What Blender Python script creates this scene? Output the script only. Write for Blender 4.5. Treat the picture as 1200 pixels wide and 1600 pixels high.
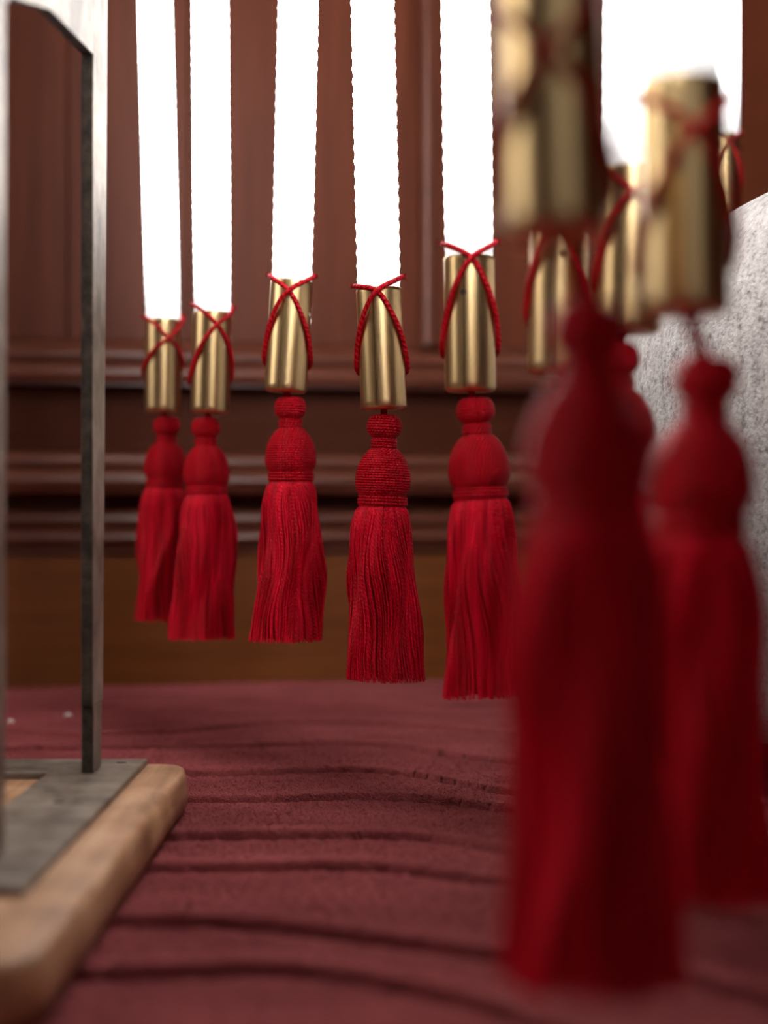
import bpy, math, random
import numpy as np
from mathutils import Vector, Matrix

scene = bpy.context.scene
for o in list(bpy.data.objects):
    bpy.data.objects.remove(o, do_unlink=True)
COL = scene.collection
PI = math.pi
FPX = 2500.0          # focal length in pixels of the 1200x1600 frame
CAMZ = 0.20
FOCUS = 1.167

# ------------------------------------------------------------------ camera
cam_data = bpy.data.cameras.new('camera')
cam = bpy.data.objects.new('camera', cam_data)
COL.objects.link(cam)
cam.location = (0, 0, CAMZ)
cam.rotation_euler = (PI / 2, 0, 0)
cam_data.sensor_fit = 'VERTICAL'
cam_data.sensor_height = 36.0
cam_data.lens = FPX * 36.0 / 1600.0
cam_data.clip_start = 0.02
cam_data.dof.use_dof = True
cam_data.dof.focus_distance = FOCUS
cam_data.dof.aperture_fstop = 3.1
scene.camera = cam

# ------------------------------------------------------------------ world, light, exposure
scene.view_settings.view_transform = 'Standard'
scene.view_settings.look = 'None'
scene.view_settings.gamma = 1.0
scene.view_settings.use_curve_mapping = False
scene.view_settings.exposure = 0.22
scene.cycles.max_bounces = 8
scene.cycles.diffuse_bounces = 3
world = bpy.data.worlds.new('world')
scene.world = world
world.use_nodes = True
wn = world.node_tree
wn.nodes['Background'].inputs[0].default_value = (0.95, 0.96, 1.0, 1)
wn.nodes['Background'].inputs[1].default_value = 0.6


def area(name, loc, target, sx, sy, power, col):
    d = bpy.data.lights.new(name, 'AREA')
    d.shape = 'RECTANGLE'
    d.size = sx
    d.size_y = sy
    d.energy = power
    d.color = col
    o = bpy.data.objects.new(name, d)
    COL.objects.link(o)
    o.location = loc
    v = Vector(target) - Vector(loc)
    o.rotation_euler = v.to_track_quat('-Z', 'Y').to_euler()
    return o


# daylight entering through the windows of the left wall and of the wall behind the camera
area('window_daylight_left', (-2.10, 0.80, 1.40), (-1.0, 0.80, 1.20), 1.1, 1.5, 20, (1.0, 0.93, 0.86))
area('window_daylight_front', (-0.15, -2.40, 1.55), (-0.15, -1.0, 1.50), 0.5, 1.5, 0.4, (1.0, 0.95, 0.89))
area('window_daylight_front_b', (1.0, -2.40, 1.55), (1.0, -1.0, 1.50), 0.24, 1.5, 3.6, (1.0, 0.95, 0.89))
# ceiling lamp over the back wall
area('ceiling_lamp_light', (-0.1, 1.15, 2.55), (-0.1, 1.25, 0), 1.6, 0.5, 4, (1.0, 0.84, 0.68))


# ------------------------------------------------------------------ helpers
def at(px, py, d):
    return Vector(((px - 600) / FPX * d, d, CAMZ + (800 - py) / FPX * d))


def ground(px, py):
    d = CAMZ * FPX / (py - 800.0)
    return ((px - 600) / FPX * d, d)


def link(name, me, mat, parent=None):
    o = bpy.data.objects.new(name, me)
    COL.objects.link(o)
    if mat is not None and len(me.materials) == 0:
        me.materials.append(mat)
    if parent is not None:
        o.parent = parent
    return o


def empty(name, loc=(0, 0, 0)):
    o = bpy.data.objects.new(name, None)
    o.empty_display_size = 0.02
    COL.objects.link(o)
    o.location = loc
    return o


def tag(o, label, cat, group=None, kind=None):
    if label:
        o['label'] = label
    if cat:
        o['category'] = cat
    if group:
        o['group'] = group
    if kind:
        o['kind'] = kind
    return o


def mesh_np(name, V, F, UV=None, smooth=True):
    """V (n,3), F (m,4) quads, UV (m,4,2)"""
    me = bpy.data.meshes.new(name)
    V = np.asarray(V, dtype=np.float32)
    F = np.asarray(F, dtype=np.int32)
    n, m, k = len(V), len(F), F.shape[1]
    me.vertices.add(n)
    me.vertices.foreach_set('co', V.ravel())
    me.loops.add(m * k)
    me.loops.foreach_set('vertex_index', F.ravel())
    me.polygons.add(m)
    me.polygons.foreach_set('loop_start', np.arange(0, m * k, k, dtype=np.int32))
    me.polygons.foreach_set('use_smooth', np.full(m, smooth, dtype=bool))
    if UV is not None:
        uv = me.uv_layers.new(name='UVMap')
        uv.data.foreach_set('uv', np.asarray(UV, dtype=np.float32).ravel())
    me.update(calc_edges=True)
    me.validate()
    return me


class NB:
    """collects numpy quad grids into one mesh"""

    def __init__(self):
        self.V, self.F, self.U, self.n = [], [], [], 0

    def grid(self, P, U=None, closed_u=False, closed_v=False):
        """P (a,b,3); U (a+1?,b+1,2) not needed: uv given by arrays ua (a) and vb (b)"""
        a, b = P.shape[:2]
        ia = np.arange(a if closed_u else a - 1)
        jb = np.arange(b if closed_v else b - 1)
        I, J = np.meshgrid(ia, jb, indexing='ij')
        I2, J2 = (I + 1) % a, (J + 1) % b
        F = np.stack([I * b + J, I * b + J2, I2 * b + J2, I2 * b + J], -1).reshape(-1, 4)
        if U is None:
            ua, vb = np.linspace(0, 1, a + 1), np.linspace(0, 1, b + 1)
        else:
            ua, vb = U
        u0, u1 = ua[I], ua[np.minimum(I + 1, len(ua) - 1)]
        v0, v1 = vb[J], vb[np.minimum(J + 1, len(vb) - 1)]
        UV = np.stack([np.stack([u0, v0], -1), np.stack([u0, v1], -1), np.stack([u1, v1], -1), np.stack([u1, v0], -1)], -2)
        self.V.append(P.reshape(-1, 3))
        self.F.append(F + self.n)
        self.U.append(UV.reshape(-1, 4, 2))
        self.n += a * b

    def tube(self, pts, ra, rb, sides=6, closed=False, vofs=0.0):
        """tube whose section is an ellipse: ra along the radial direction (from the z axis), rb across"""
        p = np.asarray(pts, float)
        if closed:
            t = np.roll(p, -1, 0) - np.roll(p, 1, 0)
        else:
            t = np.gradient(p, axis=0)
        t /= np.linalg.norm(t, axis=1)[:, None] + 1e-12
        n = p.copy()
        n[:, 2] = 0
        ln = np.linalg.norm(n, axis=1)
        n[ln < 1e-6] = (1, 0, 0)
        n -= t * np.sum(n * t, 1)[:, None]
        n /= np.linalg.norm(n, axis=1)[:, None] + 1e-12
        b = np.cross(t, n)
        ra = np.broadcast_to(np.asarray(ra, float), (len(p),))
        rb = np.broadcast_to(np.asarray(rb, float), (len(p),))
        ang = np.arange(sides) / sides * 2 * PI
        P = p[:, None, :] + n[:, None, :] * (np.cos(ang)[None, :] * ra[:, None])[..., None] + b[:, None, :] * (np.sin(ang)[None, :] * rb[:, None])[..., None]
        seg = np.linalg.norm(np.diff(np.vstack([p, p[:1]]), axis=0), axis=1)
        u = np.concatenate([[0], np.cumsum(seg)]) + vofs
        self.grid(P[:, ::-1], (u, np.linspace(1, 0, sides + 1)), closed_u=closed, closed_v=True)

    def lathe(self, rz, seg=48):
        rz = np.asarray(rz, float)
        ang = np.arange(seg) / seg * 2 * PI
        P = np.stack([rz[:, 0][:, None] * np.cos(ang), rz[:, 0][:, None] * np.sin(ang), np.repeat(rz[:, 1][:, None], seg, 1)], -1)
        arc = np.concatenate([[0], np.cumsum(np.linalg.norm(np.diff(rz, axis=0), axis=1)), [0]])
        self.grid(P, (arc, np.linspace(0, 1, seg + 1)), closed_v=True)

    def mesh(self, name, smooth=True):
        return mesh_np(name, np.concatenate(self.V), np.concatenate(self.F), np.concatenate(self.U), smooth)


def pydata(name, verts, faces, smooth=False):
    me = bpy.data.meshes.new(name)
    me.from_pydata([tuple(v) for v in verts], [], faces)
    me.update()
    if smooth:
        me.polygons.foreach_set('use_smooth', [True] * len(me.polygons))
    return me


def boxes(name, bs):
    vs, fs = [], []
    for (x0, x1, y0, y1, z0, z1) in bs:
        k = len(vs)
        vs += [(x0, y0, z0), (x1, y0, z0), (x1, y1, z0), (x0, y1, z0), (x0, y0, z1), (x1, y0, z1), (x1, y1, z1), (x0, y1, z1)]
        fs += [[k + i for i in f] for f in ((0, 3, 2, 1), (4, 5, 6, 7), (0, 1, 5, 4), (1, 2, 6, 5), (2, 3, 7, 6), (3, 0, 4, 7))]
    return pydata(name, vs, fs)


def prism(name, poly, axis, a0, a1):
    """polygon extruded along an axis; poly in the two other axes (cyclic order)"""
    def mk(p, a):
        return (a, p[0], p[1]) if axis == 'x' else (p[0], a, p[1]) if axis == 'y' else (p[0], p[1], a)
    n = len(poly)
    vs = [mk(p, a0) for p in poly] + [mk(p, a1) for p in poly]
    fs = [list(range(n - 1, -1, -1)), list(range(n, 2 * n))] + [[i, (i + 1) % n, n + (i + 1) % n, n + i] for i in range(n)]
    me = pydata(name, vs, fs)
    import bmesh
    bm = bmesh.new()
    bm.from_mesh(me)
    bmesh.ops.recalc_face_normals(bm, faces=bm.faces)
    bm.to_mesh(me)
    bm.free()
    return me


def bevel(o, w, seg=2):
    m = o.modifiers.new('bevel', 'BEVEL')
    m.width = w
    m.segments = seg
    m.limit_method = 'ANGLE'
    m.angle_limit = 0.6
    return o


# ------------------------------------------------------------------ materials
class Mat:
    def __init__(self, name):
        self.m = bpy.data.materials.new(name)
        self.m.use_nodes = True
        self.nt = self.m.node_tree
        self.b = self.nt.nodes['Principled BSDF']

    def n(self, t, **kw):
        nd = self.nt.nodes.new(t)
        for k, v in kw.items():
            if k in nd.inputs.keys():
                nd.inputs[k].default_value = v
            else:
                setattr(nd, k, v)
        return nd

    def l(self, a, b):
        self.nt.links.new(a, b)

    def set(self, **kw):
        for k, v in kw.items():
            self.b.inputs[k.replace('_', ' ')].default_value = v
        return self

    def coords(self, scale=(1, 1, 1), which='Object'):
        tc = self.n('ShaderNodeTexCoord')
        mp = self.n('ShaderNodeMapping')
        mp.inputs['Scale'].default_value = scale
        self.l(tc.outputs[which], mp.inputs['Vector'])
        return mp.outputs['Vector']

    def noise(self, vec, scale, detail=3, rough=0.5):
        nd = self.n('ShaderNodeTexNoise', Scale=scale, Detail=detail, Roughness=rough)
        self.l(vec, nd.inputs['Vector'])
        return nd.outputs['Fac']

    def ramp(self, fac, stops):
        nd = self.n('ShaderNodeValToRGB')
        el = nd.color_ramp.elements
        while len(el) < len(stops):
            el.new(0.5)
        for e, (p, c) in zip(el, stops):
            e.position = p
            e.color = tuple(c) + (1,)
        self.l(fac, nd.inputs['Fac'])
        return nd.outputs['Color']

    def bump(self, height, strength, dist):
        nd = self.n('ShaderNodeBump', Strength=strength, Distance=dist)
        self.l(height, nd.inputs['Height'])
        if self.b.inputs['Normal'].links:
            self.l(self.b.inputs['Normal'].links[0].from_socket, nd.inputs['Normal'])
        self.l(nd.outputs['Normal'], self.b.inputs['Normal'])

    def math(self, op, a, b=None):
        nd = self.n('ShaderNodeMath', operation=op)
        for i, v in enumerate((a, b)):
            if v is None:
                continue
            if isinstance(v, (int, float)):
                nd.inputs[i].default_value = v
            else:
                self.l(v, nd.inputs[i])
        return nd.outputs[0]


def wood(name, dark, light, grain=(3, 3, 40), rough=0.32, coat=0.25, along='z', spec=0.17):
    m = Mat(name)
    sc = {'z': (26, 26, 1.6), 'x': (1.6, 26, 26), 'y': (26, 1.6, 26)}[along]
    v = m.coords(sc)
    f = m.noise(v, 3.0, 6, 0.62)
    v2 = m.coords((2.2, 2.2, 0.5) if along == 'z' else (0.6, 3, 3))
    f2 = m.noise(v2, 2.3, 2)
    mix = m.math('ADD', m.math('MULTIPLY', f, 0.55), m.math('MULTIPLY', f2, 0.45))
    c = m.ramp(mix, [(0.32, dark), (0.68, light)])
    m.l(c, m.b.inputs['Base Color'])
    m.set(Roughness=rough, Coat_Weight=coat, Coat_Roughness=0.25, Specular_IOR_Level=spec)
    m.bump(f, 0.12, 0.0015)
    return m.m


def thread(name, c0, c1, freq, rough=0.42, strength=0.6, dist=0.0006, sheen=0.25):
    """twisted yarn: the UV runs in metres along the yarn and once around it"""
    m = Mat(name)
    tc = m.n('ShaderNodeTexCoord')
    sp = m.n('ShaderNodeSeparateXYZ')
    m.l(tc.outputs['UV'], sp.inputs[0])
    ph = m.math('ADD', m.math('MULTIPLY', sp.outputs[0], freq), m.math('MULTIPLY', sp.outputs[1], 2.0))
    w = m.math('ABSOLUTE', m.math('SINE', m.math('MULTIPLY', ph, PI)))
    m.bump(w, strength, dist)
    v = m.coords((160, 160, 9))
    f = m.noise(v, 1.0, 3)
    c = m.ramp(f, [(0.35, c0), (0.65, c1)])
    m.l(c, m.b.inputs['Base Color'])
    m.set(Roughness=rough, Sheen_Weight=sheen, Sheen_Roughness=0.4, Sheen_Tint=(1.0, 0.25, 0.4, 1), Specular_IOR_Level=0.15)
    return m.m


M = {}
M['wall_wood'] = wood('varnished_mahogany', (0.058, 0.012, 0.005), (0.125, 0.030, 0.012), rough=0.50, coat=0.02, spec=0.12)
M['shaded_rail_wood'] = wood('rail_board_painted_shade', (0.036, 0.008, 0.003), (0.072, 0.017, 0.007), rough=0.55, coat=0.0, along='x', spec=0.07)  # wall wood darkened: the weaker rope light low down is put into the colour
M['trim_wood'] = wood('moulded_mahogany', (0.060, 0.016, 0.009), (0.135, 0.040, 0.022), rough=0.32, coat=0.2, along='x')
M['plinth_wood'] = wood('plinth_board', (0.095, 0.026, 0.005), (0.185, 0.056, 0.013), rough=0.45, coat=0.1, along='x')
M['red_yarn'] = thread('red_yarn', (0.42, 0.0004, 0.008), (0.56, 0.0008, 0.014), 420, strength=0.75, sheen=0.0)
M['red_cord'] = thread('red_cord', (0.38, 0.001, 0.006), (0.48, 0.002, 0.011), 240, strength=0.8, dist=0.0008, sheen=0.0)
M['red_skirt'] = thread('red_skirt_thread', (0.42, 0.0004, 0.008), (0.78, 0.0012, 0.026), 330, rough=0.40, strength=0.6, sheen=0.0)

m = Mat('plaster')
m.set(Base_Color=(0.30, 0.25, 0.21, 1), Roughness=0.9)
m.bump(m.noise(m.coords(), 40, 4), 0.15, 0.003)
M['plaster'] = m.m

m = Mat('brass')
v = m.coords((260, 260, 1.5))
f = m.noise(v, 1.0, 3)
m.l(m.ramp(f, [(0.3, (0.60, 0.42, 0.20)), (0.7, (0.71, 0.52, 0.27))]), m.b.inputs['Base Color'])
m.l(m.ramp(f, [(0.3, (0.26,) * 3), (0.7, (0.36,) * 3)]), m.b.inputs['Roughness'])
m.set(Metallic=1.0)
m.bump(f, 0.05, 0.0004)
M['brass'] = m.m

m = Mat('dark_hole')
m.set(Base_Color=(0.02, 0.012, 0.006, 1), Roughness=0.8)
M['dark_hole'] = m.m

m = Mat('glowing_braid')
m.set(Base_Color=(0.86, 0.86, 0.86, 1), Roughness=0.7, Emission_Color=(1.0, 0.985, 0.97, 1), Emission_Strength=6.0)
f = m.noise(m.coords((900, 900, 200)), 1.0, 2)
m.bump(f, 0.3, 0.0004)
tc = m.n('ShaderNodeTexCoord')
sp = m.n('ShaderNodeSeparateXYZ')
m.l(tc.outputs['Object'], sp.inputs[0])
mr = m.n('ShaderNodeMapRange', interpolation_type='SMOOTHSTEP')
for k, vv in (('From Min', 0.0), ('From Max', 0.13), ('To Min', 0.75), ('To Max', 13.0)):
    mr.inputs[k].default_value = vv
m.l(sp.outputs[2], mr.inputs['Value'])
mr2 = m.n('ShaderNodeMapRange', interpolation_type='SMOOTHSTEP')      # the lit section is about 0.6 m long, plain rope above it
for k, vv in (('From Min', 0.55), ('From Max', 0.70), ('To Min', 1.0), ('To Max', 0.0)):
    mr2.inputs[k].default_value = vv
m.l(sp.outputs[2], mr2.inputs['Value'])
m.l(m.math('MULTIPLY', mr.outputs[0], mr2.outputs[0]), m.b.inputs['Emission Strength'])
M['braid'] = m.m
m = Mat('light_core')
m.set(Base_Color=(0.9, 0.9, 0.9, 1), Emission_Color=(1.0, 0.985, 0.97, 1), Emission_Strength=2.0)
M['core'] = m.m

m = Mat('burgundy_pile')
f = m.noise(m.coords((1, 1, 1)), 620, 4, 0.7)
g = m.noise(m.coords((1, 1.6, 1)), 9, 3)
mix = m.math('ADD', m.math('MULTIPLY', f, 0.6), m.math('MULTIPLY', g, 0.4))
m.l(m.ramp(mix, [(0.32, (0.20, 0.029, 0.034)), (0.66, (0.48, 0.112, 0.115))]), m.b.inputs['Base Color'])
m.set(Roughness=0.95, Specular_IOR_Level=0.1, Sheen_Weight=0.08, Sheen_Roughness=0.5, Sheen_Tint=(0.9, 0.45, 0.5, 1))
m.bump(f, 0.9, 0.004)
M['carpet'] = m.m

m = Mat('grey_boucle')
f = m.noise(m.coords(), 300, 3, 0.6)
f2 = m.noise(m.coords((1, 1, 0.6)), 120, 4, 0.65)
mix = m.math('ADD', m.math('MULTIPLY', f2, 0.55), m.math('MULTIPLY', f, 0.55))
m.l(m.ramp(mix, [(0.44, (0.36, 0.335, 0.32)), (0.58, (0.28, 0.255, 0.245)), (0.70, (0.14, 0.125, 0.12))]), m.b.inputs['Base Color'])
m.set(Roughness=0.95, Specular_IOR_Level=0.1, Sheen_Weight=0.2)
m.bump(m.math('SUBTRACT', 1.0, mix), 0.6, 0.005)
M['boucle'] = m.m

m = Mat('worn_iron')
f = m.noise(m.coords((1, 1, 1)), 60, 6, 0.7)
g = m.noise(m.coords((1, 1, 1)), 14, 3)
mix = m.math('ADD', m.math('MULTIPLY', f, 0.5), m.math('MULTIPLY', g, 0.5))
m.l(m.ramp(mix, [(0.36, (0.055, 0.038, 0.026)), (0.50, (0.18, 0.138, 0.106)), (0.66, (0.33, 0.27, 0.22))]), m.b.inputs['Base Color'])
m.set(Metallic=0.35, Roughness=0.5)
m.bump(f, 0.35, 0.001)
M['iron'] = m.m

m = Mat('iron_edge_painted_shade')
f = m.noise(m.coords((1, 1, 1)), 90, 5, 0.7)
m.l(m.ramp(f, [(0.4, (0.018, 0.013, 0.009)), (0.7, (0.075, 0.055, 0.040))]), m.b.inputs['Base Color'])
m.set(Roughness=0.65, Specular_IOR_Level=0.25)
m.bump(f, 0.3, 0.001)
M['scale'] = m.m  # the stand's iron again, with shade painted into its colour

m = Mat('pale_bare_wood')
f = m.noise(m.coords((40, 2.0, 40)), 2.0, 5, 0.6)
g = m.noise(m.coords((1, 1, 1)), 26, 4, 0.6)
mix = m.math('ADD', m.math('MULTIPLY', f, 0.55), m.math('MULTIPLY', g, 0.45))
m.l(m.ramp(mix, [(0.36, (0.20, 0.088, 0.036)), (0.50, (0.40, 0.205, 0.100)), (0.66, (0.54, 0.32, 0.185))]), m.b.inputs['Base Color'])
m.set(Roughness=0.6)
m.bump(f, 0.25, 0.0015)
m.bump(g, 0.35, 0.003)
M['bare_wood'] = m.m

m = Mat('white_lint')
m.set(Base_Color=(0.8, 0.75, 0.72, 1), Roughness=0.9)
M['lint'] = m.m
m = Mat('dark_foot')
m.set(Base_Color=(0.03, 0.02, 0.015, 1), Roughness=0.4)
M['foot'] = m.m
m = Mat('white_paint')
m.set(Base_Color=(0.75, 0.73, 0.7, 1), Roughness=0.5)
M['paint'] = m.m

# ------------------------------------------------------------------ the room
YAW = math.radians(11.0)
WX, WY = -0.163, 1.945            # a point on the foot of the back wall
XL, XR, YF, ZC = -2.2, 2.7, -2.5, 2.65


def wall_y(x):
    return WY + (x - WX) * math.tan(YAW)


def struct(name, me, mat, parent=None):
    o = link(name, me, mat, parent)
    o['kind'] = 'structure'
    return o


# back wall in its own frame: x along the wall, -y towards the room
wall_back = struct('wall_back', boxes('wall_back', [(-2.3, 3.1, 0.0, 0.12, -0.02, ZC)]), M['wall_wood'])
wall_back.location = (WX, WY, 0)
wall_back.rotation_euler = (0, 0, YAW)


def wall_profile(name, prof, mat, x0=-2.3, x1=3.1):
    """prof: (depth into the room, height) list, closed against the wall"""
    poly = [(-p, z) for p, z in prof]
    me = prism(name, poly, 'x', x0, x1)
    o = struct(name, me, mat)
    o.location = (WX, WY, 0)
    o.rotation_euler = (0, 0, YAW)
    return o


def arc(c, r, a0, a1, n=7):
    return [(c[0] + r * math.cos(math.radians(a0 + (a1 - a0) * i / (n - 1))), c[1] + r * math.sin(math.radians(a0 + (a1 - a0) * i / (n - 1)))) for i in range(n)]


wall_profile('baseboard_back', [(0, -0.01), (0.030, -0.01), (0.030, 0.150), (0, 0.150)], M['plinth_wood'])
# lower moulding: ovolo over a bead
wall_profile('trim_1', [(0, 0.152), (0.036, 0.152), (0.036, 0.160)] + arc((0.036, 0.169), 0.009, -90, 90) +
             [(0.034, 0.180)] + arc((0.022, 0.190), 0.012, -60, 70) + [(0.016, 0.205), (0, 0.205)], M['trim_wood'])
# middle moulding: stands further into the room and shades the gap below it
wall_profile('trim_2', [(0, 0.222), (0.050, 0.222), (0.052, 0.227)] + arc((0.044, 0.236), 0.012, -40, 80) +
             [(0.036, 0.249)] + arc((0.026, 0.259), 0.010, -50, 85) + [(0.014, 0.271), (0, 0.271)], M['trim_wood'])
# rail between the mouldings
wall_profile('trim_3', [(0, 0.2715), (0.012, 0.2715), (0.012, 0.348), (0, 0.348)], M['shaded_rail_wood'])
# upper moulding under the tall panels
wall_profile('trim_4', [(0, 0.349), (0.044, 0.349)] + arc((0.040, 0.361), 0.011, -70, 80) + [(0.030, 0.374)] +
             arc((0.024, 0.384), 0.009, -60, 80) + [(0.014, 0.398), (0.008, 0.404), (0, 0.404)], M['trim_wood'])


# tall panels: board fields between stiles with a rounded moulding at each side
def wall_local(px, py=300):
    """distance along the wall of an image column"""
    s = (px - 600) / FPX
    t = (WY - WX * math.tan(YAW)) / (1 - s * math.tan(YAW))
    return (s * t - WX) / math.cos(YAW)


stiles = [wall_local(-140), wall_local(700), wall_local(1290)]
SW = 0.050
z0, z1 = 0.405, 2.3
for a in stiles + [stiles[0] - 0.62, stiles[2] + 0.5]:
    o = link('stile', boxes('stile', [(a - SW / 2, a + SW / 2, -0.016, 0, z0, z1)]), M['wall_wood'], wall_back)
    bevel(o, 0.002)
    for s in (-1, 1):
        poly = [(a + s * SW / 2, 0), (a + s * SW / 2, -0.026)] + [(a + s * (SW / 2 + 0.006 + 0.007 * math.sin(t)), -0.019 - 0.007 * math.cos(t)) for t in np.linspace(0, PI / 2, 5)] + [(a + s * (SW / 2 + 0.013), 0)]
        link('panel_moulding', prism('panel_moulding', poly, 'z', z0, z1), M['trim_wood'], wall_back)
bnds = [stiles[0] - 0.62] + stiles + [stiles[2] + 0.5]
for a, b in zip(bnds[:-1], bnds[1:]):
    a += SW / 2 + 0.013
    b -= SW / 2 + 0.013
    n = max(2, round((b - a) / 0.16))
    w = (b - a) / n
    for i in range(n):
        o = link('panel_board', boxes('panel_board', [(a + i * w + 0.0006, a + (i + 1) * w - 0.0006, -0.006 - 0.0012 * (i % 2), 0, z0, z1)]), M['wall_wood'], wall_back)
        bevel(o, 0.0012)

struct('floor', boxes('floor', [(XL - 0.1, XR + 0.1, YF - 0.1, 2.75, -0.10, -0.040)]), M['plaster'])
struct('ceiling', boxes('ceiling', [(XL - 0.1, XR + 0.1, YF - 0.1, 2.75, ZC, ZC + 0.1)]), M['wall_wood'])
struct('wall_left', boxes('wall_left', [(XL - 0.1, XL, YF, 0.25, -0.016, ZC), (XL - 0.1, XL, 1.35, 1.75, -0.016, ZC), (XL - 0.1, XL, 0.25, 1.35, -0.016, 0.65), (XL - 0.1, XL, 0.25, 1.35, 2.15, ZC)]), M['wall_wood'])
struct('wall_right', boxes('wall_right', [(XR, XR + 0.1, YF, 2.6, -0.016, ZC)]), M['wall_wood'])
fx = [(-0.4, 0.1), (0.86, 1.14)]
struct('wall_front', boxes('wall_front', [(XL, fx[0][0], YF - 0.1, YF, -0.016, ZC), (fx[0][1], fx[1][0], YF - 0.1, YF, -0.016, ZC), (fx[1][1], XR, YF - 0.1, YF, -0.016, ZC),
                                          (fx[0][0], fx[0][1], YF - 0.1, YF, -0.016, 0.8), (fx[0][0], fx[0][1], YF - 0.1, YF, 2.3, ZC),
                                          (fx[1][0], fx[1][1], YF - 0.1, YF, -0.016, 0.8), (fx[1][0], fx[1][1], YF - 0.1, YF, 2.3, ZC)]), M['plaster'])


def frame_boxes(a0, a1, z0, z1, y0, y1, w=0.04, swap=False):
    bs = [(a0, a0 + w, y0, y1, z0, z1), (a1 - w, a1, y0, y1, z0, z1), (a0 + w, a1 - w, y0, y1, z0, z0 + w), (a0 + w, a1 - w, y0, y1, z1 - w, z1)]
    if swap:
        bs = [(b[2], b[3], b[0], b[1], b[4], b[5]) for b in bs]
    return bs


struct('window_1', boxes('window_1', frame_boxes(0.25, 1.35, 0.65, 2.15, XL - 0.08, XL - 0.03, swap=True)), M['paint'])
struct('window_2', boxes('window_2', frame_boxes(fx[0][0], fx[0][1], 0.8, 2.3, YF - 0.08, YF - 0.03)), M['paint'])
struct('window_3', boxes('window_3', frame_boxes(fx[1][0], fx[1][1], 0.8, 2.3, YF - 0.08, YF - 0.03)), M['paint'])

# ------------------------------------------------------------------ the carved carpet
lines_px = [
    [(-60, 1500), (130, 1498), (200, 1498), (330, 1492), (450, 1490), (510, 1496), (600, 1515), (700, 1530), (800, 1563), (880, 1595), (1000, 1640)],
    [(0, 1418), (200, 1420), (330, 1421), (400, 1425), (450, 1430), (520, 1441), (600, 1450), (700, 1464), (770, 1473), (900, 1485), (1010, 1497), (1100, 1514), (1200, 1540), (1300, 1560)],
    [(0, 1338), (250, 1337), (400, 1337), (540, 1336), (600, 1338), (660, 1347), (760, 1360), (800, 1364), (900, 1374), (1020, 1390), (1140, 1412), (1200, 1424), (1300, 1440)],
    [(0, 1293), (285, 1291), (400, 1290), (550, 1289), (640, 1290), (690, 1295), (740, 1303), (790, 1313), (900, 1325), (1100, 1345), (1300, 1365)],
    [(0, 1240), (285, 1235), (400, 1235), (520, 1230), (600, 1230), (690, 1236), (760, 1245), (800, 1251), (950, 1262), (1200, 1275)],
    [(0, 1200), (290, 1196), (450, 1194), (550, 1190), (620, 1194), (680, 1204), (740, 1218), (790, 1226), (950, 1238), (1200, 1245)],
    [(-200, 1166), (10, 1160), (170, 1157), (290, 1155), (400, 1152), (520, 1149), (600, 1152), (660, 1162), (720, 1171), (800, 1177), (950, 1182), (1200, 1188)],
    [(-200, 1120), (100, 1138), (290, 1132), (400, 1121), (520, 1118), (700, 1128), (800, 1136), (1200, 1142)],
    [(-200, 1098), (100, 1096), (400, 1090), (600, 1094), (800, 1090), (1200, 1096)],
]
rng = np.random.default_rng(4)


def smooth1d(xq, xs, ys, w=0.02):
    """soft polyline"""
    acc = 0
    for k in (-1, -0.5, 0, 0.5, 1):
        acc = acc + np.interp(xq + k * w, xs, ys)
    return acc / 5


gx = np.unique(np.concatenate([np.linspace(XL, -0.62, 50), np.arange(-0.62, 0.72, 0.0034), np.linspace(0.72, XR, 60)]))
gy_near = np.concatenate([np.linspace(YF, 0.50, 50), np.arange(0.502, 1.30, 0.0019)])
gt = np.concatenate([[-1.0] * 0, np.linspace(0, 1, 260)])
X, _ = np.meshgrid(gx, np.zeros(len(gy_near) + len(gt) - 1), indexing='ij')
WYv = WY + (gx - WX) * math.tan(YAW) - 0.001
y_last = gy_near[-1]
Yg = np.concatenate([np.repeat(gy_near[None, :], len(gx), 0), y_last + (WYv - y_last)[:, None] * gt[None, 1:]], axis=1)
Z = np.zeros_like(X)
near_groove = np.zeros_like(X)
Yd = Yg.copy()
for ln in lines_px:
    pts = np.array(sorted(ground(px, py) for px, py in ln))
    yi = smooth1d(X, pts[:, 0], pts[:, 1])
    yi = yi + 0.0010 * np.sin(X * 330 + len(ln)) + 0.0008 * np.sin(X * 611 + 2 * len(ln))
    far = np.clip((yi - 0.7) / 0.5, 0, 1)
    w = 0.0052 + 0.0015 * far
    dist = Yg - yi - 0.005
    # carved cut: the near strip ramps down into a slot, the far strip bulges over it
    Z -= 0.0060 * np.where(dist < 0, np.exp(-(dist / 0.016) ** 2), np.exp(-(dist / 0.005) ** 4))
    Z -= 0.0150 * np.exp(-(dist / 0.0042) ** 4)
    Z += 0.0016 * np.exp(-((dist - 0.012) / 0.010) ** 2) * (dist > 0)
    Yd -= 0.0085 * np.exp(-((dist - 0.0075) / 0.0045) ** 2) * (dist > 0.002)
    near_groove = np.maximum(near_groove, np.where(dist < 0, np.exp(-(dist / 0.010) ** 2), np.exp(-(dist / 0.004) ** 2)))
Z += 0.0012 * np.sin(X * 9 + 3 * np.sin(Yg * 5)) * np.sin(Yg * 13 + 2 * np.sin(X * 4)) - 0.0012
Z += rng.normal(0, 0.0006, Z.shape)
Z -= 0.0040
Z = np.minimum(Z, -0.0014) 
P = np.stack([X, Yd, Z], -1)
nb = NB()
nb.grid(P[::-1])
carpet = link('carpet', nb.mesh('carpet'), M['carpet'])
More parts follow.
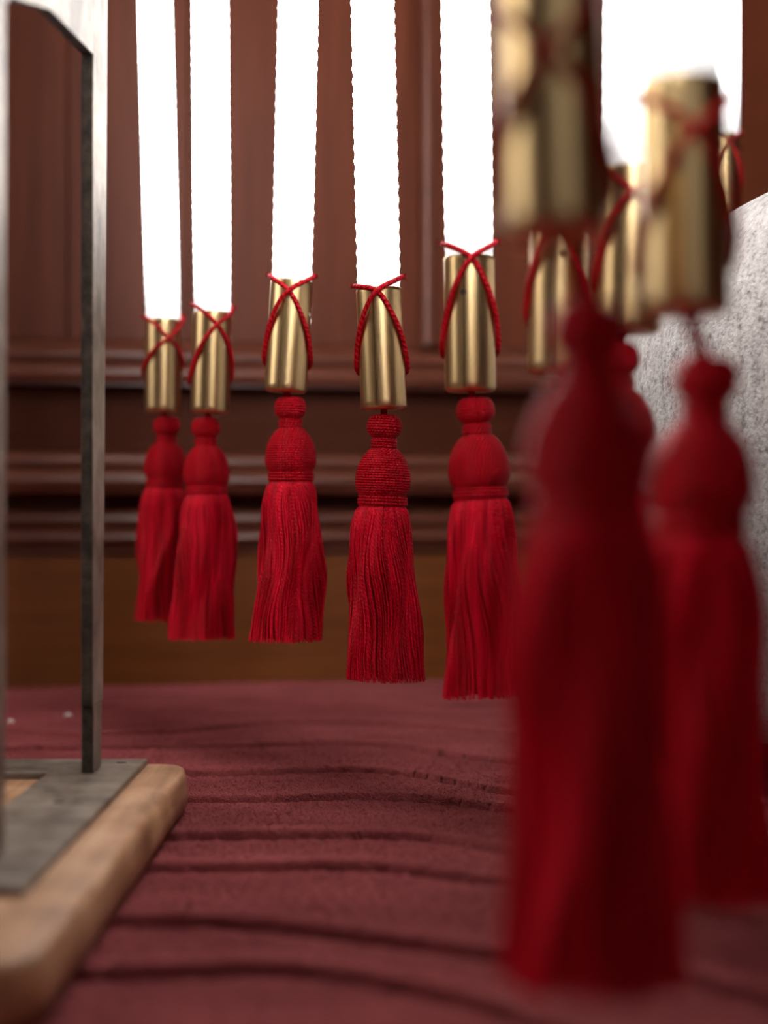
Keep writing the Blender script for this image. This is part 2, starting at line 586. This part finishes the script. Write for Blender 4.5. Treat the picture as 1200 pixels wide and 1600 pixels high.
# the standing pile: short blades over the part of the carpet that can be told apart
rp = np.random.default_rng(9)
npile = 300000
py_ = 0.60 + 1.15 * rp.random(npile) ** 0.9
px_ = (rp.random(npile) * 2 - 1) * (0.255 * py_)
ix = np.clip(np.searchsorted(gx, px_), 1, len(gx) - 1)
iyn = np.searchsorted(gy_near, py_)
inn = iyn < len(gy_near) - 1
ft = (py_ - y_last) / (WYv[ix] - y_last)
iy = np.where(inn, iyn, len(gy_near) - 1 + np.round(np.clip(ft, 0, 1) * 259).astype(int))
iy = np.clip(iy, 0, Z.shape[1] - 1)
keep = near_groove[ix, iy] < 0.25
px_, py_, ix, iy = px_[keep], py_[keep], ix[keep], iy[keep]
npile = len(px_)
py_ = py_ + (Yd - Yg)[ix, iy]
pz = Z[ix, iy] - 0.0006
lean = rp.normal(0, 0.0008, (npile, 2))
ang_ = rp.random(npile) * PI
hw = 0.00034
hh = 0.0014 * (0.7 + 0.6 * rp.random(npile))
A = np.stack([px_ - hw * np.cos(ang_), py_ - hw * np.sin(ang_), pz], -1)
B = np.stack([px_ + hw * np.cos(ang_), py_ + hw * np.sin(ang_), pz], -1)
Cc = np.stack([px_ + lean[:, 0], py_ + lean[:, 1], pz + hh], -1)
PV = np.stack([A, B, Cc], 1).reshape(-1, 3)
pile_me = mesh_np('pile', PV, np.arange(npile * 3).reshape(-1, 3), None, False)
pile = link('pile', pile_me, M['carpet'], carpet)
pile['kind'] = 'stuff'
tag(carpet, 'burgundy cut-pile carpet with wavy carved grooves across the floor', 'carpet')

# ------------------------------------------------------------------ pendant lights
CAP_R, CAP_H, ROPE_R = 0.0168, 0.088, 0.0148
ROPE_IN, ROPE_LEN = 0.03, 2.20

# cap: open tube with a chamfered closed foot; origin at the foot's centre
nb = NB()
cr = CAP_R
nb.lathe([(0.0026, 0.0016), (0.0026, 0.0), (cr - 0.0018, 0.0), (cr - 0.0003, 0.0014), (cr, 0.0022), (cr, 0.006), (cr, CAP_H * 0.5), (cr, CAP_H - 0.003), (cr, CAP_H - 0.0007), (cr - 0.0005, CAP_H), (cr - 0.0009, CAP_H), (cr - 0.0014, CAP_H - 0.0006), (cr - 0.0014, 0.05), (cr - 0.0014, 0.004), (0.0026, 0.004), (0.0026, 0.0016)], 72)
CAP_ME = nb.mesh('end_cap')
CAP_ME.materials.append(M['brass'])

# braided sleeve: eight strands each way, over one and under one
PITCH = 0.074
nturn = int(round((ROPE_LEN + ROPE_IN) / PITCH))
nb = NB()
zz = np.linspace(0, nturn * PITCH, nturn * 40 + 1)
for sgn in (1, -1):
    for i in range(8):
        ph = sgn * 2 * PI * zz / PITCH + 2 * PI * i / 8
        r = ROPE_R - 0.0006 + sgn * 0.00085 * np.cos(16 * PI * zz / PITCH)
        nb.tube(np.stack([r * np.cos(ph), r * np.sin(ph), zz - ROPE_IN], -1), 0.00115, 0.0040, 6)
BRAID_ME = nb.mesh('braided_sleeve')
BRAID_ME.materials.append(M['braid'])
nb = NB()
nb.lathe([(0.0001, -ROPE_IN), (ROPE_R - 0.0022, -ROPE_IN), (ROPE_R - 0.0022, 0.62), (0.0001, 0.62)], 24)
CORE_ME = nb.mesh('light_core')
CORE_ME.materials.append(M['core'])


def cord_mesh(rot, cross, side, ltop, rtop, seed):
    """closed figure-of-eight lashing: crosses once on the front of the cap near its rim.
    heights in metres from the cap rim (negative = down the cap)"""
    rc = 0.0018
    # control points: angle from the front (deg, + = right), height, extra radius
    K = [(-180, 0.5 * (ltop + rtop) + 0.002, 0), (-120, ltop + 0.001, 0), (-90, ltop, 0.0004), (-45, 0.66 * ltop + 0.34 * cross, 0.0), (0, cross, 0.0),
         (32, cross + 0.30 * (side - cross), 0), (62, cross + 0.66 * (side - cross), 0.0002), (90, side, 0.0003), (130, side - 0.006, 0.0002), (180, side - 0.009, 0),
         (230, side - 0.006, 0.0002), (270, side, 0.0003), (298, cross + 0.66 * (side - cross), 0.0002), (328, cross + 0.30 * (side - cross), 0.0012), (360, cross, 0.0034),
         (405, 0.66 * rtop + 0.34 * cross, 0.0012), (450, rtop, 0.0004), (480, rtop + 0.001, 0), (540, 0.5 * (ltop + rtop) + 0.002, 0)]
    K = np.array(K, float)
    n = 220
    s = np.linspace(0, len(K) - 1, n + 1)[:-1]
    # cyclic Catmull-Rom
    idx = np.floor(s).astype(int)
    f = s - idx
    m = len(K) - 1

    def cp(k, c):
        k = k.copy()
        wrap = np.zeros(len(k))
        wrap[k < 0] = -1
        wrap[k >= m] = 1
        kk = k - (wrap * m).astype(int)
        v = K[kk, c]
        if c == 0:
            v = v + wrap * 720
        return v
    out = []
    for c in range(3):
        p0, p1, p2, p3 = cp(idx - 1, c), cp(idx, c), cp(idx + 1, c), cp(idx + 2, c)
        out.append(0.5 * (2 * p1 + (p2 - p0) * f + (2 * p0 - 5 * p1 + 4 * p2 - p3) * f ** 2 + (3 * p1 - p0 - 3 * p2 + p3) * f ** 3))
    a, z, e = out
    r = CAP_R + rc - 0.0002 + e - 0.0012 * np.clip(z / 0.004, 0, 1)
    a = np.radians(a + rot)
    pts = np.stack([r * np.sin(a), -r * np.cos(a), CAP_H + z], -1)
    nb = NB()
    nb.tube(pts, rc, rc, 8, closed=True)
    # stray fibres where the cord turns round the rope
    rr = random.Random(seed)
    for k in range(70):
        side_a = -90 if k % 2 else 90
        aa = math.radians(side_a + rot + rr.uniform(-14, 14))
        zc = CAP_H + (ltop if k % 2 else rtop)
        p0 = np.array([(CAP_R + rc) * math.sin(aa), -(CAP_R + rc) * math.cos(aa), zc])
        d = np.array([math.sin(aa) * rr.uniform(0.3, 1), -math.cos(aa) - rr.uniform(0, 0.6), rr.uniform(-0.8, 0.8)])
        d /= np.linalg.norm(d)
        L = rr.uniform(0.0022, 0.0042)
        q = np.array([p0 + d * L * t + np.array([0, 0, 0.0006 * math.sin(3 * t + k)]) for t in (0, 0.35, 0.7, 1)])
        nb.tube(q, np.array([0.00012, 0.0001, 0.0001, 0.00006]), np.array([0.00012, 0.0001, 0.0001, 0.00006]), 3)
    return nb.mesh('lashing_cord')


# ---- tassel parts (origin at the top of the hanging loop = foot of the cap)
def wound(name, prof, turns, core_in=0.0006, seg=56):
    """yarn wound round a turned core; prof = (r, z) list from top to bottom"""
    prof = np.array(prof, float)
    L = np.concatenate([[0], np.cumsum(np.linalg.norm(np.diff(prof, axis=0), axis=1))])
    n = int(turns * seg)
    t = np.linspace(0, 1, n)
    r = np.interp(t * L[-1], L, prof[:, 0])
    z = np.interp(t * L[-1], L, prof[:, 1])
    a = t * turns * 2 * PI
    rad = L[-1] / turns * 0.53
    nb = NB()
    nb.tube(np.stack([r * np.cos(a), r * np.sin(a), z], -1), rad, rad, 6)
    # core under the yarn
    pc = prof.copy()
    pc[:, 0] = np.maximum(pc[:, 0] - core_in * 0.4, 0.0003)
    nb.lathe(pc, 36)
    return nb.mesh(name)


def bez(pts, n=40):
    """smooth open Catmull-Rom through (r, z) points"""
    p = np.array([pts[0]] + list(pts) + [pts[-1]], float)
    out = []
    m = len(pts) - 1
    for k in range(m):
        for t in np.linspace(0, 1, n // m + 2)[:-1]:
            p0, p1, p2, p3 = p[k], p[k + 1], p[k + 2], p[k + 3]
            out.append(0.5 * (2 * p1 + (p2 - p0) * t + (2 * p0 - 5 * p1 + 4 * p2 - p3) * t ** 2 + (3 * p1 - p0 - 3 * p2 + p3) * t ** 3))
    out.append(np.array(pts[-1], float))
    return out


BEAD_ME = wound('bead', bez([(0.0030, -0.0085), (0.0042, -0.0052), (0.0075, -0.0038), (0.0106, -0.0062), (0.0120, -0.0110), (0.0113, -0.0152), (0.0086, -0.0184), (0.0056, -0.0200)]), 14)
COLLAR_ME = wound('collar', bez([(0.0058, -0.0200), (0.0080, -0.0206), (0.0090, -0.0222), (0.0087, -0.0240), (0.0090, -0.0256), (0.0081, -0.0270), (0.0060, -0.0276)]), 6)
HEAD_ME = wound('head', bez([(0.0062, -0.0274), (0.0105, -0.0292), (0.0149, -0.0345), (0.0178, -0.0408), (0.0193, -0.0472), (0.0197, -0.0530), (0.0187, -0.0578), (0.0166, -0.0612), (0.0140, -0.0624)], 64), 23)
BAND_ME = wound('waist_band', [(0.0150, -0.0618), (0.0170, -0.0626), (0.0175, -0.0650), (0.0175, -0.0682), (0.0155, -0.0694)], 4.5)
for me in (BEAD_ME, COLLAR_ME, HEAD_ME, BAND_ME):
    me.materials.append(M['red_yarn'])


def loop_mesh(dx, dz):
    """two strands of cord from the hole of the cap down into the bead; (dx) sideways run at the top"""
    nb = NB()
    for s in (-1, 1):
        t = np.linspace(0, 1, 12)
        pts = np.stack([dx * (1 - t) + s * 0.0011, np.full_like(t, 0.0004 * s) + 0.0001, 0.003 + dz * (1 - t) - 0.0105 * t - 0.003 * t * 0], -1)
        rl = 0.0013 if dz < 0.01 else 0.0021
        nb.tube(pts, rl, rl, 6)
    return nb.mesh('hanging_loop')


def skirt_mesh(seed, stretch=1.0, sway=(0, 0), n_out=108, n_in=80):
    rr = random.Random(seed)
    zt = np.array([0, 0.02, 0.05, 0.12, 0.25, 0.45, 0.65, 0.85, 1.0])
    rt = np.array([0.0150, 0.0176, 0.0190, 0.0206, 0.0222, 0.0236, 0.0246, 0.0262, 0.0280])
    t = np.linspace(0, 1, 26)
    prof = np.interp(t, zt, rt)
    L = 0.1275 * stretch
    ph = [rr.uniform(0, 2 * PI) for _ in range(8)]
    nb = NB()
    for layer, (n, inset, rad) in enumerate(((n_out, 0.0, 0.00066), (n_in, 0.0020, 0.00078))):
        for i in range(n):
            a0 = 2 * PI * (i + rr.uniform(-0.33, 0.33)) / n
            # locks of thread that swing together
            swing = 0.22 * np.sin(2 * a0 + ph[0] + 4.2 * t) * np.sin(PI * np.clip(t * 1.15, 0, 1)) + 0.07 * np.sin(5 * a0 + ph[1] + 6 * t) * t
            a = a0 + swing + rr.uniform(-0.022, 0.022) * t
            bul = 0.0026 * np.sin(3 * a0 + ph[2] + 5.0 * t) * np.sin(PI * t) + 0.0012 * np.sin(7 * a0 + ph[3] + 9 * t) * np.sin(PI * np.minimum(t, 0.8)) + 0.0014 * np.sin(2 * a0 + ph[4] - 8 * t) * np.sin(PI * t)
            off = rr.uniform(-0.0011, 0.0009) * np.minimum(1, t * 6)
            r = prof - inset + bul + off
            ln = L * (1 + rr.uniform(-0.007, 0.004)) * (1.0 if layer == 0 else 0.985)
            z = -0.0680 - t * ln
            x = r * np.cos(a) + sway[0] * t ** 1.6
            y = r * np.sin(a) + sway[1] * t ** 1.6
            k = rr.uniform(0.85, 1.15)
            nb.tube(np.stack([x, y, z], -1), rad * k, rad * 1.15 * k, 5, vofs=rr.uniform(0, 1))
    # core that closes the sight lines between the threads
    pc = [(0.0001, -0.068)] + [(max(0.002, r - 0.0052), -0.068 - tt * L * 0.975) for tt, r in zip(t, prof)] + [(0.0001, -0.068 - L * 0.972)]
    nb2 = np.array(pc)
    ang = np.arange(36) / 36 * 2 * PI
    tt = np.clip((-nb2[:, 1] - 0.068) / L, 0, 1)
    P = np.stack([nb2[:, 0][:, None] * np.cos(ang) + (sway[0] * tt ** 1.6)[:, None], nb2[:, 0][:, None] * np.sin(ang) + (sway[1] * tt ** 1.6)[:, None], np.repeat(nb2[:, 1][:, None], 36, 1)], -1)
    nb.grid(P, closed_v=True)
    me = nb.mesh('skirt')
    me.materials.append(M['red_skirt'])
    return me


def axis_matrix(top, foot):
    z = (top - foot).normalized()
    x = Vector((1, 0, 0))
    x = (x - z * x.dot(z)).normalized()
    y = z.cross(x)
    return Matrix((x, y, z)).transposed().to_4x4()


# number: cap top (px), cap foot (px), distance, rope top x at the frame's upper edge (px at y), cord (rot, cross, side, ltop, rtop),
# tassel: head shift px (x of the head minus x of the foot), bottom shift px, extra string mm, skirt stretch
P_DATA = [
    dict(top=(255, 500), foot=(254, 645), d=1.513, rope0=(242, 0), cord=(24, -0.019, -0.046, 0.002, 0.004), bead=7, head=5, bot=5, drop=0.001, st=1.0),
    dict(top=(332, 488), foot=(328, 646), d=1.397, rope0=(328, 0), cord=(20, -0.012, -0.056, 0.006, 0.006), bead=-7, head=-6, bot=-13, drop=0.001, st=1.0),
    dict(top=(456, 441), foot=(446, 613), d=1.268, rope0=(466, 0), cord=(-2, -0.010, -0.062, 0.004, 0.005), bead=7, head=8, bot=0, drop=0.001, st=1.0),
    dict(top=(592, 453), foot=(600, 640), d=1.167, rope0=(582, 0), cord=(-4, -0.004, -0.056, 0.003, 0.008), bead=1, head=-1, bot=2, drop=0.001, st=1.0),
    dict(top=(733, 404), foot=(735, 612), d=1.050, rope0=(727, 0), cord=(2, -0.003, -0.059, 0.009, 0.010), bead=6, head=12, bot=23, drop=0.001, st=1.02),
    dict(top=(874, 343), foot=(872, 583), d=0.914, rope0=(870, 0), cord=(-12, -0.008, -0.055, 0.004, 0.004), bead=24, head=33, bot=38, drop=0.004, st=1.0),
    dict(top=(860, -68), foot=(872, 370), d=0.500, rope0=(856, -400), cord=(-10, -0.035, -0.072, -0.016, -0.012), bead=48, head=48, bot=56, drop=0.018, st=1.14),
    dict(top=(990, 266), foot=(982, 520), d=0.860, rope0=(993, 0), cord=(-6, -0.016, -0.060, 0.002, 0.002), bead=-20, head=-17, bot=-10, drop=0.003, st=1.0),
    dict(top=(1067, 122), foot=(1072, 492), d=0.605, rope0=(1066, -100), cord=(4, -0.022, -0.066, -0.006, -0.006), bead=34, head=26, bot=32, drop=0.013, st=1.08),
    dict(top=(1131, 212), foot=(1131, 338), d=1.750, rope0=(1131, 0), cord=(2, -0.010, -0.055, 0.004, 0.004), bead=0, head=0, bot=0, drop=0.001, st=1.0),
]
ROPE_LABELS = [
    'white braided rope light with brass end cap, leftmost of the row',
    'white braided rope light with brass end cap, second from the left',
    'white braided rope light, third from the left, brass cap leaning to the left',
    'white braided rope light with brass end cap, sharply in focus, fourth from the left',
    'white braided rope light, fifth from the left, small pinhole in its brass cap',
    'rope light whose brass cap shows just below the nearest blurred cap',
    'nearest rope light, large blurred brass cap cut off by the top edge',
    'white rope light half hidden behind the blurred brass cap before the grey armchair',
    'large blurred brass end cap on a white rope light in front of the grey armchair',
    'rope light behind the grey armchair, its brass cap partly hidden by the chair, rightmost',
]
TASSEL_LABELS = [
    'red tassel furthest left, its skirt half hidden by the neighbouring tassel',
    'red tassel second from the left, hanging in front of the leftmost tassel',
    'red tassel third from the left, hanging alone below the left-leaning brass cap',
    'sharply focused red tassel with crisp twisted threads, fourth from the left',
    'red tassel fifth from the left, hanging below the brass cap with the pinhole',
    'red tassel hanging behind the largest blurred tassel, below the sixth brass cap',
    'largest, nearest and most blurred dark red tassel',
    'dark red tassel between the largest blurred tassel and the grey armchair',
    'blurred dark red tassel at the right in front of the grey armchair',
    'red tassel below the rope light behind the grey armchair',
]
for i, q in enumerate(P_DATA):
    d = q['d']
    foot = at(*q['foot'], d)
    top = at(*q['top'], d)
    ax = axis_matrix(top, foot)
    root = empty('pendant_light', foot)
    tag(root, ROPE_LABELS[i], 'pendant light', 'rope lights hanging in a row')
    cap = link('end_cap', CAP_ME, None, root)
    cap.rotation_euler = ax.to_euler()
    cord = link('lashing_cord', cord_mesh(*q['cord'], i), M['red_cord'], cap)
    if i in (4, 5):
        aa = math.radians(-17 if i == 4 else -2)
        zp = CAP_H * (0.72 if i == 4 else 0.74)
        hole = NB()
        hole.lathe([(0.0001, 0.0002), (0.0013, 0.0002), (0.0015, 0.0004), (0.0019, 0.0003), (0.0022, -0.0004)], 16)
        h = link('pinhole', hole.mesh('pinhole'), M['dark_hole'], cap)
        nrm = Vector((math.sin(aa), -math.cos(aa), 0))
        h.location = nrm * (CAP_R - 0.0002) + Vector((0, 0, zp))
        h.rotation_euler = nrm.to_track_quat('Z', 'Y').to_euler()
    # rope: leaves the cap rim and runs straight up
    rim = foot + (ax @ Vector((0, 0, CAP_H)))
    rtop = at(*q['rope0'], d)
    rope = link('braided_sleeve', BRAID_ME, None, root)
    rope.location = rim - foot
    rope.rotation_euler = axis_matrix(rtop, rim).to_euler()
    rope.scale = (1, 1, (ZC - 0.004 - rim.z) / ROPE_LEN)
    core = link('light_core', CORE_ME, None, rope)

    # tassel
    tz = foot + Vector((0, 0, -q['drop']))
    bead = q['bead'] / FPX * d
    tr = empty('tassel', foot)
    tag(tr, TASSEL_LABELS[i], 'tassel', 'red tassels hanging from the brass caps')
    slope = (q['head'] - q['bead']) / FPX * d / 0.040
    tilt = Matrix.Rotation(-math.atan(slope), 4, 'Y')
    inner_loc = Vector((bead, 0, -q['drop']))
    lp = link('hanging_loop', loop_mesh(-bead, q['drop']), M['red_cord'], tr)
    lp.location = inner_loc
    for nm, me in (('bead', BEAD_ME), ('collar', COLLAR_ME), ('head', HEAD_ME), ('waist_band', BAND_ME)):
        o = link(nm, me, None, tr)
        o.location = inner_loc
        o.rotation_euler = (tilt @ Matrix.Rotation(i * 1.1, 4, 'Z')).to_euler()
    sway_x = (q['bot'] - q['bead']) / FPX * d - slope * 0.19
    sk = link('skirt', skirt_mesh(10 + i, q['st'], (sway_x, 0)), None, tr)
    sk['kind'] = 'stuff'
    sk.location = inner_loc
    sk.rotation_euler = tilt.to_euler()

# ------------------------------------------------------------------ iron stand on its wooden base
stand = empty('iron_stand', (-0.30, 0.86, 0))
tag(stand, 'worn iron frame standing on a pale worn wooden block', 'stand')
SO = Vector((-0.30, 0.86, 0))


def spart(name, me, mat, parent=stand):
    o = link(name, me, mat, parent)
    if parent is stand:
        o.location = -SO
    return o


# wooden block: rounded corners, chipped right edge
def block():
    x0, x1, y0, y1, zb, zt = -0.56, -0.1335, 0.615, 1.108, 0.0, 0.0262
    rc = 0.020
    out = []
    for cx, cy, a0 in ((x1 - rc, y0 + rc, -90), (x1 - rc, y1 - rc, 0), (x0 + rc, y1 - rc, 90), (x0 + rc, y0 + rc, 180)):
        for k in range(7):
            a = math.radians(a0 + 15 * k)
            out.append((cx + rc * math.cos(a), cy + rc * math.sin(a), math.cos(a), math.sin(a)))
    # subdivide the long straight edges so the wear can bite into them
    ring = []
    n = len(out)
    for i in range(n):
        a, b = out[i], out[(i + 1) % n]
        ring.append(a)
        L = math.hypot(a[0] - b[0], a[1] - b[1])
        k = int(L / 0.008)
        for j in range(1, k):
            t = j / k
            ring.append(tuple(a[c] * (1 - t) + b[c] * t for c in range(4)))
    ring = np.array(ring)
    lev = [(0.0, -0.0015), (0.0015, 0), (0.012, 0.0), (0.0205, -0.0002), (0.0236, -0.0006), (0.0252, -0.0018), (0.0262, -0.0042), (0.0262, -0.014)]
    rr = random.Random(3)
    P = np.zeros((len(lev), len(ring), 3))
    nx, ny = ring[:, 2], ring[:, 3]
    ln = np.hypot(nx, ny)
    nx, ny = nx / ln, ny / ln
    wear = 0.0012 * (np.sin(ring[:, 1] * 47) * np.sin(ring[:, 1] * 21 + 1)) + 0.0005 * np.sin(ring[:, 1] * 160)
    chip = np.zeros(len(ring))
    for yc, s, w in ((0.940, 0.0170, 0.009), (0.972, 0.0120, 0.010), (1.01, 0.003, 0.014), (0.86, 0.002, 0.02), (0.74, 0.002, 0.03)):
        chip += s * np.exp(-((ring[:, 1] - yc) / w) ** 2) * (ring[:, 0] > -0.2)
    for k, (z, o) in enumerate(lev):
        upper = np.clip((z - 0.010) / 0.014, 0, 1)
        of = o + wear * upper - chip * upper
        P[k, :, 0] = ring[:, 0] + nx * of
        P[k, :, 1] = ring[:, 1] + ny * of
        P[k, :, 2] = z - chip * 0.55 * (k >= 4) * (k < 7)
    nb = NB()
    nb.grid(P, closed_v=True)
    me = nb.mesh('wooden_base')
    import bmesh
    bm = bmesh.new()
    bm.from_mesh(me)
    bm.verts.ensure_lookup_table()
    m = len(ring)
    k = len(lev) - 1
    bm.faces.new([bm.verts[k * m + j] for j in range(m)])
    bm.faces.new([bm.verts[j] for j in range(m - 1, -1, -1)])
    bmesh.ops.recalc_face_normals(bm, faces=bm.faces)
    bm.to_mesh(me)
    bm.free()
    return me


spart('wooden_base', block(), M['bare_wood'])
ZP0, ZP1 = 0.0262, 0.0305
# base plate with a window cut in it
X0, X1, Y0, Y1 = -0.46, -0.1625, 0.722, 1.100
HX0, HX1, HY0, HY1 = -0.405, -0.219, 0.790, 1.040
pv, pf = [], []
for z in (ZP0, ZP1):
    pv += [(X0, Y0, z), (X1, Y0, z), (X1, Y1, z), (X0, Y1, z), (HX0, HY0, z), (HX1, HY0, z), (HX1, HY1, z), (HX0, HY1, z)]
for k in range(4):
    a, b = k, (k + 1) % 4
    pf.append([8 + a, 8 + b, 8 + 4 + b, 8 + 4 + a])
    pf.append([b, a, 4 + a, 4 + b])
    pf.append([a, b, 8 + b, 8 + a])
    pf.append([4 + b, 4 + a, 8 + 4 + a, 8 + 4 + b])
plate = spart('base_plate', pydata('base_plate', pv, pf), M['iron'])
bevel(plate, 0.0008)
XI0, XI1 = -0.1965, -0.1885
lean = 0.0


def ring_part(name, poly):
    o = spart(name, prism(name, poly, 'x', XI0, XI1), M['iron'])
    o.data.materials.append(M['scale'])           # edge faces take the near-black iron, their shade painted as colour
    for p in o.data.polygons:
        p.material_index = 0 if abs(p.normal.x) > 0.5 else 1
    bevel(o, 0.0009)
    return o


# rear post: narrow foot below a notch, then wider to the top
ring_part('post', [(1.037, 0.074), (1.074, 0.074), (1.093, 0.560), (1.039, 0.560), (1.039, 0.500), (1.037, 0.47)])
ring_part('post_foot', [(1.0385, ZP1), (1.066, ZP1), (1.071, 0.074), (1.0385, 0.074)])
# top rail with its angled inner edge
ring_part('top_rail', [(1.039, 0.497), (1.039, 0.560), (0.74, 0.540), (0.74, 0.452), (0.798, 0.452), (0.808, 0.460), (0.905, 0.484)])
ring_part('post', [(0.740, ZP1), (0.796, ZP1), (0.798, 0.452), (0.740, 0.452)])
# twin frame at the far side of the plate, outside the picture
for nm, poly in (('post', [(1.037, ZP1), (1.070, ZP1), (1.093, 0.560), (1.037, 0.560)]), ('post', [(0.760, ZP1), (0.816, ZP1), (0.818, 0.54), (0.760, 0.54)]), ('top_rail', [(1.037, 0.505), (1.037, 0.560), (0.818, 0.540), (0.818, 0.480)])):
    o = spart(nm, prism(nm, poly, 'x', -0.44, -0.432), M['iron'])
    bevel(o, 0.0009)
# screw heads in the plate
sc_nb = NB()
sc_nb.lathe([(0.0001, 0.0006), (0.0026, 0.0006), (0.0034, 0.0002), (0.0036, -0.0004)], 20)
SCREW = sc_nb.mesh('screw')
SCREW.materials.append(M['foot'])
for (x, y) in ((-0.190, 0.935), (-0.1775, 1.082), (-0.190, 0.75), (-0.435, 0.95)):
    o = spart('screw', SCREW, None)
    o.location = Vector((x, y, ZP1)) - SO

# ------------------------------------------------------------------ grey armchair
CX, CY, CR_ = 0.505, 1.30, 0.31
chair = empty('armchair', (CX, CY, 0))
tag(chair, 'rounded light grey boucle armchair at the right edge', 'armchair')


def shell():
    n = 90
    a = np.radians(np.linspace(-215, 35, n))       # opening towards the far right
    thick = 0.135
    sec = []
    # section (offset from the outer face inwards, height factor)
    for t in np.linspace(0, PI, 25):
        sec.append((thick / 2 - thick / 2 * math.cos(t) if True else 0, math.sin(t)))
    nsec = len(sec)
    P = np.zeros((n, nsec + 4, 3))
    for i in range(n):
        # lower at the arm ends, higher in the back
        u = (i / (n - 1) - 0.5) * 2
        H = 0.465 + 0.045 * math.cos((u - 0.42) * 2.4) - 0.03 * abs(u) ** 3
        r0 = CR_
        prof = [(0.030, 0.035), (0.006, 0.06)]
        hb = H - 0.115
        for (o, s) in sec:
            so = o + 0.0
            prof.append((so, hb + 0.115 * s ** 0.85))
        prof += [(thick - 0.002, 0.06), (thick - 0.03, 0.035)]
        for k, (o, z) in enumerate(prof):
            r = r0 - o + 0.012 * math.sin(PI * min(1, z / H)) * (1 if o < thick / 2 else 0)
            P[i, k] = (r * math.cos(a[i]), r * math.sin(a[i]), z)
    nb = NB()
    nb.grid(P[::-1], closed_v=True)
    me = nb.mesh('shell')
    import bmesh
    bm = bmesh.new()
    bm.from_mesh(me)
    bm.verts.ensure_lookup_table()
    m = nsec + 4
    bm.faces.new([bm.verts[j] for j in range(m)])
    bm.faces.new([bm.verts[(n - 1) * m + j] for j in range(m - 1, -1, -1)])
    bmesh.ops.recalc_face_normals(bm, faces=bm.faces)
    bm.to_mesh(me)
    bm.free()
    me.polygons.foreach_set('use_smooth', [True] * len(me.polygons))
    return me


link('shell', shell(), M['boucle'], chair)
nb = NB()
rs = CR_ - 0.140
nb.lathe([(0.0001, 0.05), (rs - 0.02, 0.05), (rs, 0.07), (rs, 0.19), (rs - 0.008, 0.215), (rs - 0.03, 0.232), (rs - 0.08, 0.240), (0.0001, 0.243)], 48)
link('seat_cushion', nb.mesh('seat_cushion'), M['boucle'], chair)
nb = NB()
nb.lathe([(0.0001, 0.0), (0.013, 0.0), (0.017, 0.06), (0.0001, 0.06)], 20)
FOOT = nb.mesh('foot')
FOOT.materials.append(M['foot'])
for k in range(4):
    o = link('foot', FOOT, None, chair)
    aa = math.radians(35 + 90 * k)
    o.location = (0.225 * math.cos(aa), 0.225 * math.sin(aa), 0.0)

# ------------------------------------------------------------------ lint on the carpet
for (px, py, lab) in ((104, 1120, 'small white fleck of lint on the carpet just left of the iron post'), (14, 1130, 'small white fleck of lint on the carpet at the left edge')):
    x, y = ground(px, py)
    nb = NB()
    t = np.linspace(0, 1, 10)
    for k in range(4):
        pts = np.stack([0.001 + 0.007 * (t - 0.5) * math.cos(k), 0.001 + 0.004 * np.sin(3 * t + k), 0.0012 + 0.0018 * np.sin(PI * t)], -1)
        nb.tube(pts, 0.0006, 0.0006, 5)
    o = link('lint', nb.mesh('lint'), M['lint'])
    o.location = (x, y, -0.0005)
    tag(o, lab, 'lint', 'flecks of lint on the carpet')
